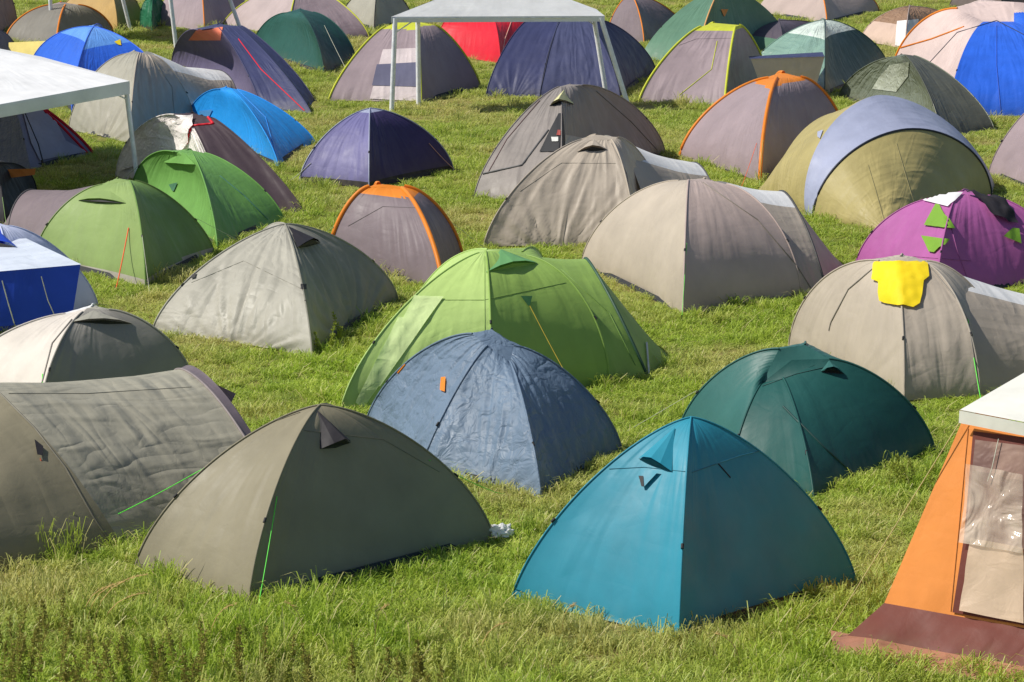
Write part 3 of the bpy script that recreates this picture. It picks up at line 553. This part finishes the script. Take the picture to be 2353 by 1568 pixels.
iop.inputs['Pick Instance'].default_value=True
a1=N_.new('GeometryNodeInputNamedAttribute'); a1.data_type='FLOAT_VECTOR'; a1.inputs[0].default_value='rot'
a2=N_.new('GeometryNodeInputNamedAttribute'); a2.data_type='FLOAT_VECTOR'; a2.inputs[0].default_value='scl'
L_=ng.links.new; L_(gi.outputs[0],iop.inputs['Points']); L_(ci.outputs[0],iop.inputs['Instance']); L_(a1.outputs[0],iop.inputs['Rotation']); L_(a2.outputs[0],iop.inputs['Scale']); L_(iop.outputs[0],go_.inputs[0])
md=go.modifiers.new('scatter','NODES'); md.node_group=ng
# ---------------------------------------------------------------- weeds
wm_=fab((138,132,68),.2,.8,.3,.1,.1,0.0); wm2=fab((142,150,66),.2,.8,.3,.1,.1,0.0)
def weeds(gx,gy,n,sp,h,mat=None):
    vs=[];fs=[];base=G(gx,gy)
    for _ in range(n):
        x=base.x+random.gauss(0,sp); y=base.y+random.gauss(0,.35); hh=h*random.uniform(.55,1.2); lx=random.uniform(-.2,.2)*hh; ly=random.uniform(-.15,.15)*hh
        pts_=[Vector((x+lx*t*t,y+ly*t*t,hh*t)) for t in (0,.3,.6,.85,1)]
        v,f=tubegeo(pts_,.003,3); o=len(vs); vs+=v; fs+=[tuple(i+o for i in q_) for q_ in f]
        for k in range(100):
            t=random.uniform(.3,1); c=Vector((x+lx*t*t,y+ly*t*t,hh*t)); r=(.036*(1.15-t)+.010)*(1 if math.sin(t*60)>-.2 else .4); th=random.random()*6.28; tip=c+Vector((math.cos(th)*r,math.sin(th)*r,random.uniform(-.015,.02))); wv=Vector((-math.sin(th),math.cos(th),.6))*.0045
            o=len(vs); vs+=[c,tip-wv,tip+wv+Vector((0,0,.008)),tip+Vector((math.cos(th),math.sin(th),0))*.006]; fs+=[(o,o+1,o+3,o+2)]
    return mkmesh('wild_plant',vs,fs,[mat or wm_],smooth=False,uvs=[(0,0)]*len(vs))
for a in ((60,1590,12,.3,.52),(260,1600,9,.3,.42),(420,1600,11,.3,.48),(560,1600,7,.25,.42),(800,1610,9,.4,.38),(110,1510,7,.3,.36),(950,1610,6,.2,.35)): weeds(*a)
weeds(2065,1112,6,.12,.30,wm2); weeds(785,800,8,.2,.32,wm2); weeds(345,1590,14,.6,.4,wm2); weeds(700,1600,10,.6,.35,wm2)
# dry stems
vs=[];fs=[]
for gx,gy,lx,hh in ((200,1450,.32,.42),(215,1455,.45,.5),(190,1440,.25,.35),(1290,1470,.1,.3),(235,1460,.36,.36),(700,1480,-.15,.35),(1100,1530,.2,.35),(480,1500,.2,.4),(1700,1540,-.2,.3),(860,1500,.1,.4)):
    b_=G(gx,gy); v,f=tubegeo([b_+Vector((lx*t*t,0,hh*math.sin(t*1.45))) for t in (0,.2,.4,.6,.8,.9,1)],.0035,4); o=len(vs); vs+=v; fs+=[tuple(i+o for i in q_) for q_ in f]
    for k in range(40):
        t=random.uniform(.75,1.05); c=b_+Vector((lx*t*t,0,hh*math.sin(t*1.45))); d=Vector((random.uniform(-.01,.03),random.uniform(-.015,.015),random.uniform(-.01,.02))); o=len(vs); vs+=[c,c+d,c+d+Vector((.004,0,.008))]; fs.append((o,o+1,o+2))
mkmesh('dry_grass_stems',vs,fs,[fab((200,175,120),.2,.8,.3,.1,.1,0.0)],smooth=False,uvs=[(0,0)]*len(vs))
# plastic bag by olive tent
g=G(1150,1243)
bm=bmesh.new(); bmesh.ops.create_icosphere(bm,subdivisions=4,radius=.09)
for v in bm.verts:
    d=v.co.normalized(); v.co*=1+.45*mn.noise(d*3)+.2*mn.noise(d*9); v.co.z=max(v.co.z*.8,-.03); v.co.x*=1.25
me=bpy.data.meshes.new('plastic_bag'); bm.to_mesh(me); bm.free(); me.materials.append(fab((225,228,230),.5,.3,.3)); ob=bpy.data.objects.new('plastic_bag',me); ob.location=g+Vector((0,0,.08)); sc.collection.objects.link(ob)
